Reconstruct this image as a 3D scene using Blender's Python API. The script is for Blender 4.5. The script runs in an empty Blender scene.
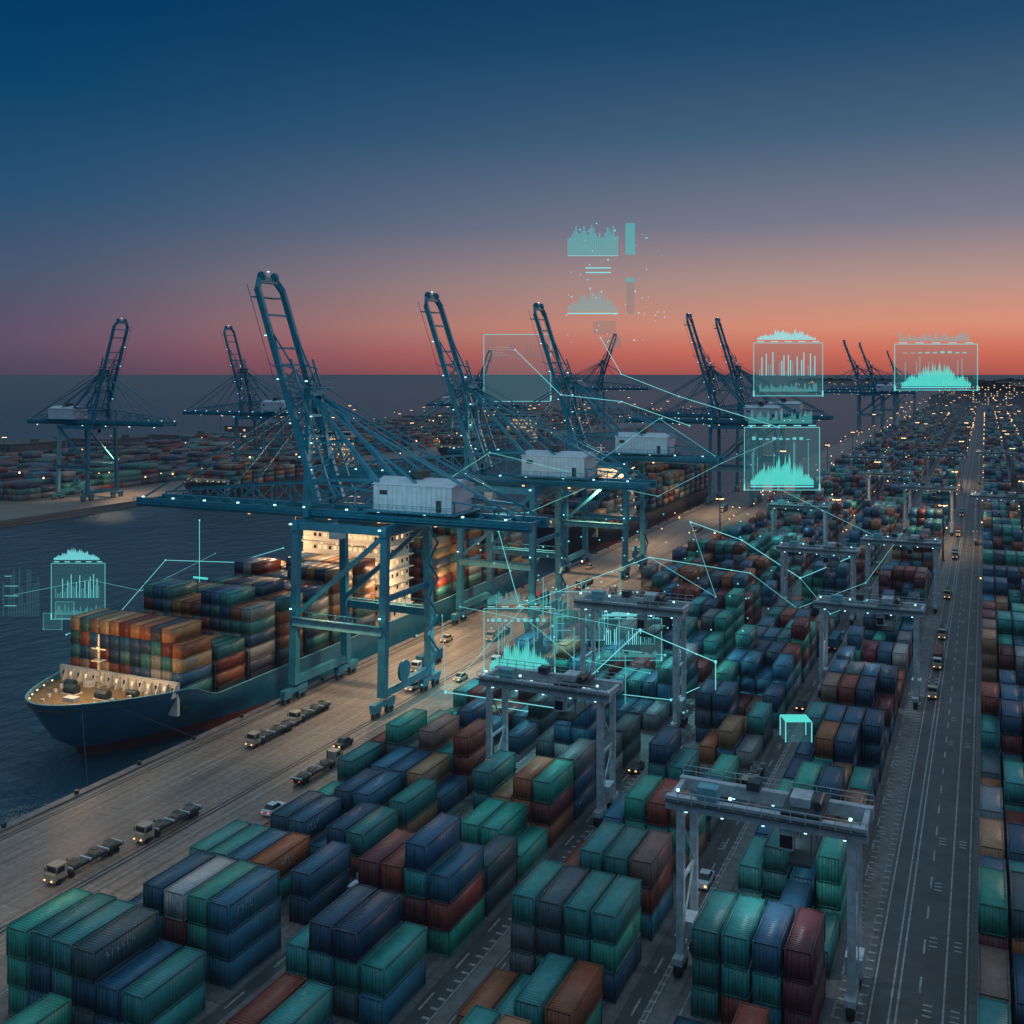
import bpy, math, random
import numpy as np
from mathutils import Vector, Matrix
random.seed(7)
rng = np.random.default_rng(11)
scene = bpy.context.scene
col = scene.collection
scene.view_settings.view_transform = 'Standard'
scene.view_settings.look = 'None'
scene.view_settings.exposure = 0

def lin(r, g, b):
    def f(c):
        c /= 255.0
        return c/12.92 if c <= 0.04045 else ((c+0.055)/1.055)**2.4
    return (f(r), f(g), f(b), 1)

# ------------------------------------------------------------ materials
def newmat(name):
    m = bpy.data.materials.new(name); m.use_nodes = True
    nt = m.node_tree
    return m, nt, nt.nodes["Principled BSDF"]

def paint(name, c, rough=0.5, metal=0.0, dirt=0.35, scale=0.6, spec=0.5):
    m, nt, b = newmat(name)
    geo = nt.nodes.new("ShaderNodeNewGeometry")
    n = nt.nodes.new("ShaderNodeTexNoise"); n.inputs["Scale"].default_value = scale
    n.inputs["Detail"].default_value = 6; n.inputs["Roughness"].default_value = 0.65
    nt.links.new(geo.outputs["Position"], n.inputs["Vector"])
    mr = nt.nodes.new("ShaderNodeMapRange")
    mr.inputs[1].default_value = 0.3; mr.inputs[2].default_value = 0.7
    mr.inputs[3].default_value = 1.0-dirt; mr.inputs[4].default_value = 1.0+dirt*0.4
    nt.links.new(n.outputs["Fac"], mr.inputs[0])
    mx = nt.nodes.new("ShaderNodeVectorMath"); mx.operation = 'SCALE'
    mx.inputs[0].default_value = c[:3]
    nt.links.new(mr.outputs[0], mx.inputs["Scale"])
    nt.links.new(mx.outputs[0], b.inputs["Base Color"])
    b.inputs["Roughness"].default_value = rough; b.inputs["Metallic"].default_value = metal
    return m

def emit(name, c, s):
    m = bpy.data.materials.new(name); m.use_nodes = True
    nt = m.node_tree
    for n in list(nt.nodes):
        if n.type != 'OUTPUT_MATERIAL': nt.nodes.remove(n)
    out = [n for n in nt.nodes if n.type == 'OUTPUT_MATERIAL'][0]
    e = nt.nodes.new("ShaderNodeEmission"); e.inputs[0].default_value = (*c, 1); e.inputs[1].default_value = s
    nt.links.new(e.outputs[0], out.inputs[0])
    try: m.cycles.emission_sampling = 'NONE'
    except Exception: pass
    return m

def holo(name, c, s, a):
    m = emit(name, c, s); nt = m.node_tree
    out = [n for n in nt.nodes if n.type == 'OUTPUT_MATERIAL'][0]
    e = [n for n in nt.nodes if n.type == 'EMISSION'][0]
    t = nt.nodes.new("ShaderNodeBsdfTransparent")
    mix = nt.nodes.new("ShaderNodeMixShader"); mix.inputs[0].default_value = a
    nt.links.new(t.outputs[0], mix.inputs[1]); nt.links.new(e.outputs[0], mix.inputs[2])
    nt.links.new(mix.outputs[0], out.inputs[0])
    return m

def container_mat(name, bump):
    m, nt, b = newmat(name)
    at = nt.nodes.new("ShaderNodeAttribute"); at.attribute_name = "Col"
    geo = nt.nodes.new("ShaderNodeNewGeometry")
    n = nt.nodes.new("ShaderNodeTexNoise"); n.inputs["Scale"].default_value = 1.3
    n.inputs["Detail"].default_value = 6; n.inputs["Roughness"].default_value = 0.6
    nt.links.new(geo.outputs["Position"], n.inputs["Vector"])
    mr = nt.nodes.new("ShaderNodeMapRange")
    mr.inputs[1].default_value = 0.3; mr.inputs[2].default_value = 0.7
    mr.inputs[3].default_value = 0.78; mr.inputs[4].default_value = 1.12
    nt.links.new(n.outputs["Fac"], mr.inputs[0])
    sc = nt.nodes.new("ShaderNodeVectorMath"); sc.operation = 'SCALE'
    nt.links.new(at.outputs["Color"], sc.inputs[0]); nt.links.new(mr.outputs[0], sc.inputs["Scale"])
    n2 = nt.nodes.new("ShaderNodeTexNoise"); n2.inputs["Scale"].default_value = 3.1; n2.inputs["Detail"].default_value = 8
    nt.links.new(geo.outputs["Position"], n2.inputs["Vector"])
    r2 = nt.nodes.new("ShaderNodeMapRange"); r2.inputs[1].default_value = 0.66; r2.inputs[2].default_value = 0.78
    r2.inputs[4].default_value = 0.5
    nt.links.new(n2.outputs["Fac"], r2.inputs[0])
    mx = nt.nodes.new("ShaderNodeMix"); mx.data_type = 'RGBA'
    mx.inputs[7].default_value = (0.10, 0.06, 0.04, 1)
    nt.links.new(r2.outputs[0], mx.inputs[0]); nt.links.new(sc.outputs[0], mx.inputs[6])
    nt.links.new(mx.outputs[2], b.inputs["Base Color"])
    b.inputs["Roughness"].default_value = 0.45
    if bump:
        sp = nt.nodes.new("ShaderNodeSeparateXYZ"); nt.links.new(geo.outputs["Position"], sp.inputs[0])
        sn = nt.nodes.new("ShaderNodeSeparateXYZ"); nt.links.new(geo.outputs["True Normal"], sn.inputs[0])
        a = nt.nodes.new("ShaderNodeMath"); a.operation = 'ABSOLUTE'; nt.links.new(sn.outputs[1], a.inputs[0])
        mu = nt.nodes.new("ShaderNodeMath"); mu.operation = 'MULTIPLY'
        nt.links.new(sp.outputs[0], mu.inputs[0]); nt.links.new(a.outputs[0], mu.inputs[1])
        ad = nt.nodes.new("ShaderNodeMath"); ad.operation = 'ADD'
        nt.links.new(mu.outputs[0], ad.inputs[0]); nt.links.new(sp.outputs[1], ad.inputs[1])
        m2 = nt.nodes.new("ShaderNodeMath"); m2.operation = 'MULTIPLY'; m2.inputs[1].default_value = 2*math.pi/0.36
        nt.links.new(ad.outputs[0], m2.inputs[0])
        s = nt.nodes.new("ShaderNodeMath"); s.operation = 'SINE'; nt.links.new(m2.outputs[0], s.inputs[0])
        bp = nt.nodes.new("ShaderNodeBump"); bp.inputs["Distance"].default_value = 0.035; bp.inputs["Strength"].default_value = 0.5
        nt.links.new(s.outputs[0], bp.inputs["Height"]); nt.links.new(bp.outputs[0], b.inputs["Normal"])
    return m

M_CONT = container_mat("container_paint", True)
M_CONTF = container_mat("container_paint_plain", False)
M_CRANE = paint("crane_steel", (0.028, 0.23, 0.33), 0.42, dirt=0.3)
M_CRANE2 = paint("crane_steel_pale_lit", (0.14, 0.44, 0.50), 0.5)
M_HOUSE = paint("machine_house_white", (0.6, 0.67, 0.74), 0.5, dirt=0.2)
M_CABLE = paint("dark_steel", (0.03, 0.05, 0.06), 0.5)
M_RTG = paint("yard_crane_white", (0.50, 0.58, 0.62), 0.5, dirt=0.45, scale=0.9)
M_RUB = paint("rubber", (0.015, 0.015, 0.016), 0.8)
M_HULL = paint("hull_blue", (0.02, 0.15, 0.24), 0.35, scale=0.25)
M_RED = paint("hull_antifoul", (0.20, 0.035, 0.028), 0.5)
M_HULLD = paint("hull_dark", (0.02, 0.025, 0.035), 0.4)
M_DECK = paint("ship_deck", (0.26, 0.17, 0.07), 0.6)
M_WHITE = paint("ship_white", (0.7, 0.66, 0.58), 0.5, dirt=0.25)
M_LINE = paint("road_marking", (0.42, 0.43, 0.44), 0.6, dirt=0.6, scale=1.6)
M_DARKC = paint("runway_asphalt", (0.075, 0.078, 0.083), 0.5, dirt=0.4, scale=0.3)
M_LIGHTC = paint("runway_concrete", (0.20, 0.19, 0.19), 0.55, dirt=0.5, scale=0.5)
M_YEL = paint("truck_paint", (0.42, 0.38, 0.30), 0.45)
M_GLASS = paint("dark_glass", (0.02, 0.03, 0.04), 0.1, dirt=0.1)
M_TREE = paint("far_foliage", (0.03, 0.04, 0.035), 0.9, scale=0.02)
M_BLD = paint("far_building", (0.1, 0.1, 0.11), 0.8, scale=0.05)
E_CYAN = emit("lamp_cool", (0.45, 0.9, 1.0), 2.2)
E_WARM = emit("lamp_warm", (1.0, 0.5, 0.2), 2.8)
E_WARMB = emit("lamp_flood", (1.0, 0.58, 0.27), 4.5)
E_WIN = emit("window_glow", (1.0, 0.66, 0.33), 1.3)
E_REDL = emit("lamp_red", (1.0, 0.12, 0.08), 2)
H_LINE = holo("hologram_line", (0.25, 0.95, 1.0), 0.9, 0.7)
H_THIN = holo("hologram_thin_line", (0.2, 0.85, 0.9), 0.8, 0.55)
H_FILL = holo("hologram_fill", (0.15, 0.75, 0.78), 0.6, 0.45)
H_PANE = holo("hologram_pane", (0.15, 0.6, 0.68), 0.32, 0.15)
H_HOT = holo("hologram_bright", (0.12, 0.9, 0.8), 0.85, 0.8)

# ------------------------------------------------------------ mesh builder
BOXF = [(0,3,2,1),(4,5,6,7),(0,1,5,4),(1,2,6,5),(2,3,7,6),(3,0,4,7)]
class MB:
    def __init__(s): s.v=[]; s.f=[]; s.m=[]; s.mats=[]
    def mi(s, mat):
        if mat not in s.mats: s.mats.append(mat)
        return s.mats.index(mat)
    def hexa(s, pts, mat):
        o=len(s.v); s.v.extend([tuple(p) for p in pts]); k=s.mi(mat)
        for f in BOXF: s.f.append(tuple(o+i for i in f)); s.m.append(k)
    def box(s, x0,x1,y0,y1,z0,z1, mat):
        s.hexa([(x0,y0,z0),(x1,y0,z0),(x1,y1,z0),(x0,y1,z0),(x0,y0,z1),(x1,y0,z1),(x1,y1,z1),(x0,y1,z1)], mat)
    def beam(s, p, q, w, h, mat, w2=None, h2=None):
        p=Vector(p); q=Vector(q); d=(q-p).normalized()
        up=Vector((0,0,1)) if abs(d.z)<0.95 else Vector((1,0,0))
        a=d.cross(up).normalized(); b=a.cross(d).normalized()
        w2=w if w2 is None else w2; h2=h if h2 is None else h2
        pts=[]
        for c,ww,hh in ((p,w,h),(q,w2,h2)):
            for sx,sy in ((-1,-1),(1,-1),(1,1),(-1,1)):
                pts.append(c+a*sx*ww/2+b*sy*hh/2)
        s.hexa(pts, mat)
    def cyl(s, p, q, r, mat, n=8, r2=None):
        p=Vector(p); q=Vector(q); d=(q-p).normalized()
        up=Vector((0,0,1)) if abs(d.z)<0.95 else Vector((1,0,0))
        a=d.cross(up).normalized(); b=a.cross(d).normalized()
        r2=r if r2 is None else r2
        o=len(s.v); k=s.mi(mat)
        for c,rr in ((p,r),(q,r2)):
            for i in range(n):
                t=2*math.pi*i/n; s.v.append(tuple(c+a*math.cos(t)*rr+b*math.sin(t)*rr))
        for i in range(n):
            j=(i+1)%n; s.f.append((o+i,o+j,o+n+j,o+n+i)); s.m.append(k)
        s.f.append(tuple(o+i for i in reversed(range(n)))); s.m.append(k)
        s.f.append(tuple(o+n+i for i in range(n))); s.m.append(k)
    def poly(s, pts, mat):
        o=len(s.v); s.v.extend([tuple(p) for p in pts]); s.f.append(tuple(range(o,o+len(pts)))); s.m.append(s.mi(mat))
    def mesh(s, name):
        me=bpy.data.meshes.new(name); me.from_pydata(s.v,[],s.f)
        for m in s.mats: me.materials.append(m)
        me.polygons.foreach_set("material_index", s.m); me.update()
        return me
def obj(name, me, parent=None, loc=(0,0,0), rotz=0, scale=None):
    o=bpy.data.objects.new(name, me); col.objects.link(o)
    o.location=loc; o.rotation_euler=(0,0,rotz)
    if scale: o.scale=scale
    if parent: o.parent=parent
    return o

# ------------------------------------------------------------ containers
PAL=[(0.014,0.060,0.115),(0.018,0.095,0.17),(0.025,0.15,0.24),(0.03,0.26,0.25),(0.03,0.30,0.23),(0.025,0.19,0.19),
     (0.22,0.045,0.03),(0.32,0.10,0.04),(0.15,0.032,0.038),(0.22,0.13,0.11),(0.15,0.18,0.20),(0.32,0.17,0.09),(0.06,0.10,0.12),(0.32,0.34,0.35)]
PW=np.array([12,12,10,10,9,9,8,5,8,5,4,4,6,2],float); PW/=PW.sum()
PAL_SHIP=[(0.03,0.07,0.13),(0.38,0.12,0.05),(0.09,0.21,0.18),(0.46,0.29,0.15),(0.26,0.05,0.03),(0.05,0.23,0.21),(0.38,0.36,0.31),(0.09,0.10,0.13),(0.48,0.21,0.08),(0.04,0.13,0.22)]
CW,CL,CH=2.5,12.19,2.74
def ctemplate(detail):
    B=[]
    if not detail:
        B.append((0,CW,0,CL,0,CH-0.02,0)); return B
    e=0.06
    B.append((e,CW-e,e,CL-e,0.06,CH-e,0))
    t=0.16
    for x in (0,CW-t):
        for y in (0,CL-t): B.append((x,x+t,y,y+t,0,CH,1))
    for x in (0,CW-t):
        for z in (0,CH-0.13): B.append((x,x+t,t,CL-t,z+0.003,z+0.127,1))
    for y in (0,CL-t):
        for z in (0,CH-0.13): B.append((t,CW-t,y,y+t,z+0.003,z+0.127,1))
    for x in (0.55,0.95,1.5,1.9): B.append((x,x+0.06,-0.03,0.05,0.15,CH-0.15,2))
    B.append((CW/2-0.02,CW/2+0.02,0.0,0.05,0.14,CH-0.14,3))
    return B
TD=ctemplate(True); TS=ctemplate(False)
def tarr(T):
    V=[];K=[]
    for x0,x1,y0,y1,z0,z1,k in T:
        V+= [(x0,y0,z0),(x1,y0,z0),(x1,y1,z0),(x0,y1,z0),(x0,y0,z1),(x1,y0,z1),(x1,y1,z1),(x0,y1,z1)]
        K+= [k]*8
    F=np.concatenate([np.array(BOXF)+8*i for i in range(len(T))])
    return np.array(V,float),np.array(K),F
AD,AS=tarr(TD),tarr(TS)
def container_mesh(name, items, detail=True, mat=None):
    Vt,Kt,Ft=AD if detail else AS
    vs=[];cs=[];fs=[];o=0
    for (x,y,z,c,ls,sc,logo) in items:
        V=Vt*np.array([sc,ls*sc,sc])+np.array([x,y,z])
        c=np.array(c)
        tab=np.array([c,c*0.6,c*0.5+0.06,c*0.3])
        C=tab[Kt]
        vs.append(V);cs.append(C);fs.append(Ft+o);o+=len(V)
        if logo and detail:
            lw=np.array([0.36,0.40,0.42])*(0.6+0.4*random.random())
            LL=CL*ls
            y0=LL*(0.08+0.35*random.random()); n=random.randint(4,7); hh=random.choice((0.45,0.65,0.85)); zz=CH*0.5-hh/2+0.2
            for i in range(n):
                yy=y0+i*hh*0.72
                if yy+hh*0.5>LL-0.4: break
                for bx in ((CW-0.03,CW-0.012,yy,yy+hh*0.14,zz,zz+hh),(CW-0.03,CW-0.011,yy+hh*0.14,yy+hh*0.5,zz+hh*random.choice((0,0.42,0.84)),0)):
                    x0,x1,a,b,z0,z1=bx
                    if z1==0: z1=z0+hh*0.16
                    P=np.array([(x0,a,z0),(x1,a,z0),(x1,b,z0),(x0,b,z0),(x0,a,z1),(x1,a,z1),(x1,b,z1),(x0,b,z1)])*np.array([sc,sc,sc])+np.array([x,y,z])
                    vs.append(P);cs.append(np.tile(lw,(8,1)));fs.append(np.array(BOXF)+o);o+=8
    V=np.concatenate(vs);C=np.concatenate(cs);F=np.concatenate(fs)
    me=bpy.data.meshes.new(name)
    me.vertices.add(len(V)); me.vertices.foreach_set("co",V.astype(np.float32).ravel())
    me.loops.add(len(F)*4); me.loops.foreach_set("vertex_index",F.astype(np.int32).ravel())
    me.polygons.add(len(F)); me.polygons.foreach_set("loop_start",np.arange(0,len(F)*4,4,dtype=np.int32))
    try: me.polygons.foreach_set("loop_total",np.full(len(F),4,dtype=np.int32))
    except Exception: pass
    me.update(calc_edges=True)
    at=me.color_attributes.new("Col",'FLOAT_COLOR','POINT')
    C4=np.concatenate([C,np.ones((len(C),1))],1); at.data.foreach_set("color",C4.astype(np.float32).ravel())
    me.materials.append(mat or (M_CONT if detail else M_CONTF))
    return me
def pick():
    c=np.array(PAL[rng.choice(len(PAL),p=PW)])
    return c*(0.75+0.5*random.random())*1.2+np.array([random.uniform(-.004,.01) for _ in range(3)])

PX=2.82; LS=0.66; BL_LEN=CL*LS
def bay(x0,y0,ncol,tiers,detail,ls=LS):
    items=[]
    base=pick()
    for i in range(ncol):
        t=tiers[i] if i<len(tiers) else 0
        cc=pick() if random.random()<0.6 else base
        for k in range(t):
            c=cc if random.random()<0.5 else pick()
            jy=random.uniform(-0.2,0.2); jx=random.uniform(-0.05,0.05)
            items.append((x0+i*PX+jx,y0+jy,k*CH,c,ls,1,random.random()<0.3))
    if items:
        obj("container_stack",container_mesh("container_stack",items,detail))
def rtiers(n,mean,mx):
    b=random.gauss(mean,0.75)
    return [int(max(0,min(mx,round(b+random.gauss(0,0.6))))) for _ in range(n)]

BL={ 'A':(-25.0,4,[(72,[1,2,1,1]),(82,[1,1,2,1]),(95,[3,3,3,3]),(106,[1,1,2,1]),(115,[2,3,2,3]),(124,[2,2,1,2]),(134,[2,3,3,2])]),
     'B':(-43.0,4,[(62,[1,1,1,0]),(72,[1,2,2,1]),(82,[1,1,2,2]),(93.6,[3,3,3,3]),(105.5,[2,3,3,3]),(121,[2,3,3,3]),(131,[0,1,1,2])]),
     'C':(-61.0,4,[(58,[1,1,2,1]),(69,[1,2,2,0]),(81,[2,3,3,2]),(93.8,[3,3,4,3]),(103,[1,0,1,2]),(112,[1,2,2,1]),(121,[3,2,3,3])]),
     'D':(-83.5,6,[(48,[0,1,1,2,2,2]),(58,[0,0,1,2,1,1]),(68.6,[3,3,3,3,2,2]),(80,[1,2,3,3,3,3]),(93,[2,2,2,2,0,2]),(104,[1,2,2,1,2,2]),(114,[1,1,2,2,0,2])]) }
for k,(x0,nc,spec) in BL.items():
    for (y,t) in spec: bay(x0,y,nc,t,True)
    y=spec[-1][0]+BL_LEN+0.8; i=0
    while y<640:
        t=rtiers(nc,2.2 if k!='D' else 1.6, 4 if k!='D' else 3)
        if random.random()<0.05: t=[0]*nc
        if i%17==13: t=[0]*nc
        if k=='A' and y<260: t=[min(a,3) for a in t]
        bay(x0,y,nc,t,y<330)
        y+=BL_LEN+random.choice((0.5,0.5,0.8,1.2,2.8,4.0)); i+=1
for (x0,nc,lo) in ((-0.6,4,60),(14.5,4,110),(31,5,220),(50,5,300)):
    y=lo; i=0
    while y<700:
        t=rtiers(nc,2.9,4)
        if x0<0: t=[max(2,a) for a in t]
        if i%19==15: t=[0]*nc
        bay(x0,y,nc,t,y<330)
        y+=BL_LEN+random.choice((0.5,0.5,0.8,1.2,2.4)); i+=1
for (x0,nc) in ((-25,4),(-43,4),(-61,4),(-83.5,6),(-0.6,4),(14.5,4),(31,5),(50,5),(72,5),(92,5),(112,5)):
    items=[]
    y=655 if x0<-5 else 712
    if x0>=72: y=420
    i=0
    while y<1900:
        if i%13!=12 and random.random()>0.08:
            t=rtiers(nc,2.4,4)
            for c in range(nc):
                for z in range(t[c]): 
                    items.append((x0+c*PX,y,z*CH,pick(),LS*1.2,1,False))
        y+=BL_LEN*1.2+0.9; i+=1
    obj("container_field",container_mesh("container_field",items,False))

# ------------------------------------------------------------ ground
def ground_mat(name, base, dark, slab, warm=0.0):
    m,nt,b=newmat(name)
    geo=nt.nodes.new("ShaderNodeNewGeometry")
    n=nt.nodes.new("ShaderNodeTexNoise"); n.inputs["Scale"].default_value=0.06; n.inputs["Detail"].default_value=10; n.inputs["Roughness"].default_value=0.7
    mp=nt.nodes.new("ShaderNodeMapping"); mp.inputs["Scale"].default_value=(1.8,0.35,1)
    nt.links.new(geo.outputs["Position"],mp.inputs[0]); nt.links.new(mp.outputs[0],n.inputs["Vector"])
    mr=nt.nodes.new("ShaderNodeMapRange"); mr.inputs[1].default_value=0.32; mr.inputs[2].default_value=0.68
    nt.links.new(n.outputs["Fac"],mr.inputs[0])
    mx=nt.nodes.new("ShaderNodeMix"); mx.data_type='RGBA'; mx.inputs[6].default_value=(*dark,1); mx.inputs[7].default_value=(*base,1)
    nt.links.new(mr.outputs[0],mx.inputs[0])
    br=nt.nodes.new("ShaderNodeTexBrick"); br.inputs["Scale"].default_value=1.0
    br.inputs["Color1"].default_value=(1,1,1,1); br.inputs["Color2"].default_value=(0.78,0.78,0.78,1); br.inputs["Mortar"].default_value=(0.4,0.4,0.4,1)
    br.inputs["Mortar Size"].default_value=0.06; br.inputs["Brick Width"].default_value=slab; br.inputs["Row Height"].default_value=slab
    br.offset=0.0
    nt.links.new(geo.outputs["Position"],br.inputs["Vector"])
    m2=nt.nodes.new("ShaderNodeMix"); m2.data_type='RGBA'; m2.blend_type='MULTIPLY'; m2.inputs[0].default_value=0.8
    nt.links.new(mx.outputs[2],m2.inputs[6]); nt.links.new(br.outputs["Color"],m2.inputs[7])
    # tyre streaks along the driving direction, plus fine grain
    n3=nt.nodes.new("ShaderNodeTexNoise"); n3.inputs["Scale"].default_value=1.0; n3.inputs["Detail"].default_value=5
    m3=nt.nodes.new("ShaderNodeMapping"); m3.inputs["Scale"].default_value=(1.6,0.018,1)
    nt.links.new(geo.outputs["Position"],m3.inputs[0]); nt.links.new(m3.outputs[0],n3.inputs["Vector"])
    r3=nt.nodes.new("ShaderNodeMapRange"); r3.inputs[1].default_value=0.3; r3.inputs[2].default_value=0.6; r3.inputs[3].default_value=0.6; r3.inputs[4].default_value=1.1
    nt.links.new(n3.outputs["Fac"],r3.inputs[0])
    n4=nt.nodes.new("ShaderNodeTexNoise"); n4.inputs["Scale"].default_value=1.2; n4.inputs["Detail"].default_value=8
    nt.links.new(geo.outputs["Position"],n4.inputs["Vector"])
    r4=nt.nodes.new("ShaderNodeMapRange"); r4.inputs[1].default_value=0.3; r4.inputs[2].default_value=0.7; r4.inputs[3].default_value=0.72; r4.inputs[4].default_value=1.2
    nt.links.new(n4.outputs["Fac"],r4.inputs[0])
    mm=nt.nodes.new("ShaderNodeMath"); mm.operation='MULTIPLY'; nt.links.new(r3.outputs[0],mm.inputs[0]); nt.links.new(r4.outputs[0],mm.inputs[1])
    sc=nt.nodes.new("ShaderNodeVectorMath"); sc.operation='SCALE'
    nt.links.new(m2.outputs[2],sc.inputs[0]); nt.links.new(mm.outputs[0],sc.inputs["Scale"])
    nt.links.new(sc.outputs[0],b.inputs["Base Color"])
    rr=nt.nodes.new("ShaderNodeMapRange"); rr.inputs[3].default_value=0.38; rr.inputs[4].default_value=0.62
    nt.links.new(mr.outputs[0],rr.inputs[0]); nt.links.new(rr.outputs[0],b.inputs["Roughness"])
    return m
M_YARD=ground_mat("yard_pavement",(0.19,0.185,0.19),(0.11,0.108,0.115),6.0)
M_APRON=ground_mat("quay_concrete",(0.32,0.275,0.235),(0.18,0.155,0.14),7.5)
M_WALL=paint("quay_wall",(0.12,0.11,0.10),0.8,scale=0.5)
QX=-118.0
g=MB(); g.poly([(QX,-300,0),(9000,-300,0),(9000,9000,0),(QX,9000,0)],M_YARD)
g.poly([(QX,-300,-8),(QX,-300,0),(QX,9000,0),(QX,9000,-8)],M_WALL)
obj("ground",g.mesh("ground"))
g=MB(); g.poly([(QX+1.2,-200,0.012),(-86,-200,0.012),(-86,2500,0.012),(QX+1.2,2500,0.012)],M_APRON)
obj("quay_pavement",g.mesh("quay_pavement"))
g=MB(); g.box(QX-0.3,QX+1.0,-200,2500,-1.2,0.28,M_LIGHTC)
for i in range(140):
    y=30+i*12
    g.box(QX-1.1,QX-0.35,y,y+1.6,-3,-0.1,M_RUB)
    g.cyl((QX+0.4,y+6,0.25),(QX+0.4,y+6,0.8),0.28,M_CABLE,8,0.38)
obj("quay_edge_kerb",g.mesh("quay_edge_kerb"))
g=MB()
for x in (-115.5,-96.5):
    for dx in (-0.35,0.35): g.box(x+dx-0.14,x+dx+0.14,-100,2000,0.0,0.05,M_CABLE)
obj("crane_rails",g.mesh("crane_rails"))
g=MB()
def strip(x0,x1,z,mat,y0=-60,y1=2200): g.poly([(x0,y0,z),(x1,y0,z),(x1,y1,z),(x0,y1,z)],mat)
strip(-10.2,-1.4,0.012,M_DARKC)
strip(-31.2,-29.0,0.012,M_DARKC)
strip(-49.2,-44.0,0.012,M_DARKC); strip(-66,-62.0,0.012,M_DARKC)
for x in (-27.7,-11.6,-46.0,-63.8): strip(x-0.75,x+0.75,0.024,M_LIGHTC)
obj("road",g.mesh("road"))
g=MB()
for x in (-9.9,-8.2,-7.6,-3.6,-1.7): strip(x-0.09,x+0.09,0.036,M_LINE)
for x in (-5.8,-30.1,-13.0,-48.6,-44.4,-65.4): 
    y=-20
    while y<900: strip(x-0.1,x+0.1,0.036,M_LINE,y,y+3.0); y+=7.5
for x in (-29.1,-28.7,-26.0,-46.9,-45.0,-62.6,-86.6,-94.0,-100.5,-108.0): strip(x-0.07,x+0.07,0.036,M_LINE)
for x in (-10.7,-28.9,-47.4,-62.9,-12.6):
    y=20.0
    while y<420:
        g.poly([(x-0.35,y,0.04),(x+0.35,y,0.04),(x+0.35,y+0.35,0.04),(x-0.35,y+0.35,0.04)],M_LINE); y+=1.6
for x in (-12.3,-30.3,-46.9,-65.0,-89,-92.5,-5.0,-2.6):
    y=26.0
    while y<420:
        if random.random()<0.7:
            for k in range(3):
                yy=y+k*0.9
                g.poly([(x-0.4,yy,0.044),(x+0.4,yy,0.044),(x+0.4,yy+0.3,0.044),(x-0.4,yy+0.3,0.044)],M_LINE)
        y+=12.95
obj("road_markings",g.mesh("road_markings"))

# sea
m=bpy.data.materials.new("sea_water"); m.use_nodes=True; nt=m.node_tree
nt.nodes.remove(nt.nodes["Principled BSDF"]); out=nt.nodes["Material Output"]
df=nt.nodes.new("ShaderNodeBsdfDiffuse"); df.inputs[0].default_value=(0.012,0.055,0.085,1)
gl=nt.nodes.new("ShaderNodeBsdfGlossy"); gl.inputs[0].default_value=(0.75,0.88,0.95,1); gl.inputs["Roughness"].default_value=0.14
mxs=nt.nodes.new("ShaderNodeMixShader"); fr=nt.nodes.new("ShaderNodeFresnel"); fr.inputs[0].default_value=1.33
fm=nt.nodes.new("ShaderNodeMapRange"); fm.inputs[3].default_value=0.08; fm.inputs[4].default_value=0.5
nt.links.new(fr.outputs[0],fm.inputs[0]); nt.links.new(fm.outputs[0],mxs.inputs[0])
nt.links.new(df.outputs[0],mxs.inputs[1]); nt.links.new(gl.outputs[0],mxs.inputs[2]); nt.links.new(mxs.outputs[0],out.inputs[0])
geo=nt.nodes.new("ShaderNodeNewGeometry")
n1=nt.nodes.new("ShaderNodeTexNoise"); n1.inputs["Scale"].default_value=0.20; n1.inputs["Detail"].default_value=7; n1.inputs["Roughness"].default_value=0.62
mp=nt.nodes.new("ShaderNodeMapping"); mp.inputs["Scale"].default_value=(1,0.6,1); mp.inputs["Rotation"].default_value=(0,0,0.5)
nt.links.new(geo.outputs["Position"],mp.inputs[0]); nt.links.new(mp.outputs[0],n1.inputs["Vector"])
bp=nt.nodes.new("ShaderNodeBump"); bp.inputs["Strength"].default_value=1.0; bp.inputs["Distance"].default_value=1.3
nt.links.new(n1.outputs["Fac"],bp.inputs["Height"]); nt.links.new(bp.outputs[0],gl.inputs["Normal"]); nt.links.new(bp.outputs[0],df.inputs["Normal"])
g=MB(); g.poly([(-60000,-2000,-3),(60000,-2000,-3),(60000,90000,-3),(-60000,90000,-3)],m)
obj("sea",g.mesh("sea"))
m=bpy.data.materials.new("haze_air"); m.use_nodes=True; nt=m.node_tree
nt.nodes.remove(nt.nodes["Principled BSDF"]); out=nt.nodes["Material Output"]
ab=nt.nodes.new("ShaderNodeVolumeAbsorption"); ab.inputs[0].default_value=(0,0,0,1); ab.inputs[1].default_value=0.0006
em=nt.nodes.new("ShaderNodeEmission"); em.inputs[0].default_value=(0.042,0.062,0.092,1); em.inputs[1].default_value=0.0006
av=nt.nodes.new("ShaderNodeAddShader"); nt.links.new(ab.outputs[0],av.inputs[0]); nt.links.new(em.outputs[0],av.inputs[1]); nt.links.new(av.outputs[0],out.inputs["Volume"])
g=MB(); g.box(-30000,30000,-800,40000,-2.9,30,m); obj("haze",g.mesh("haze"))

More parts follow.
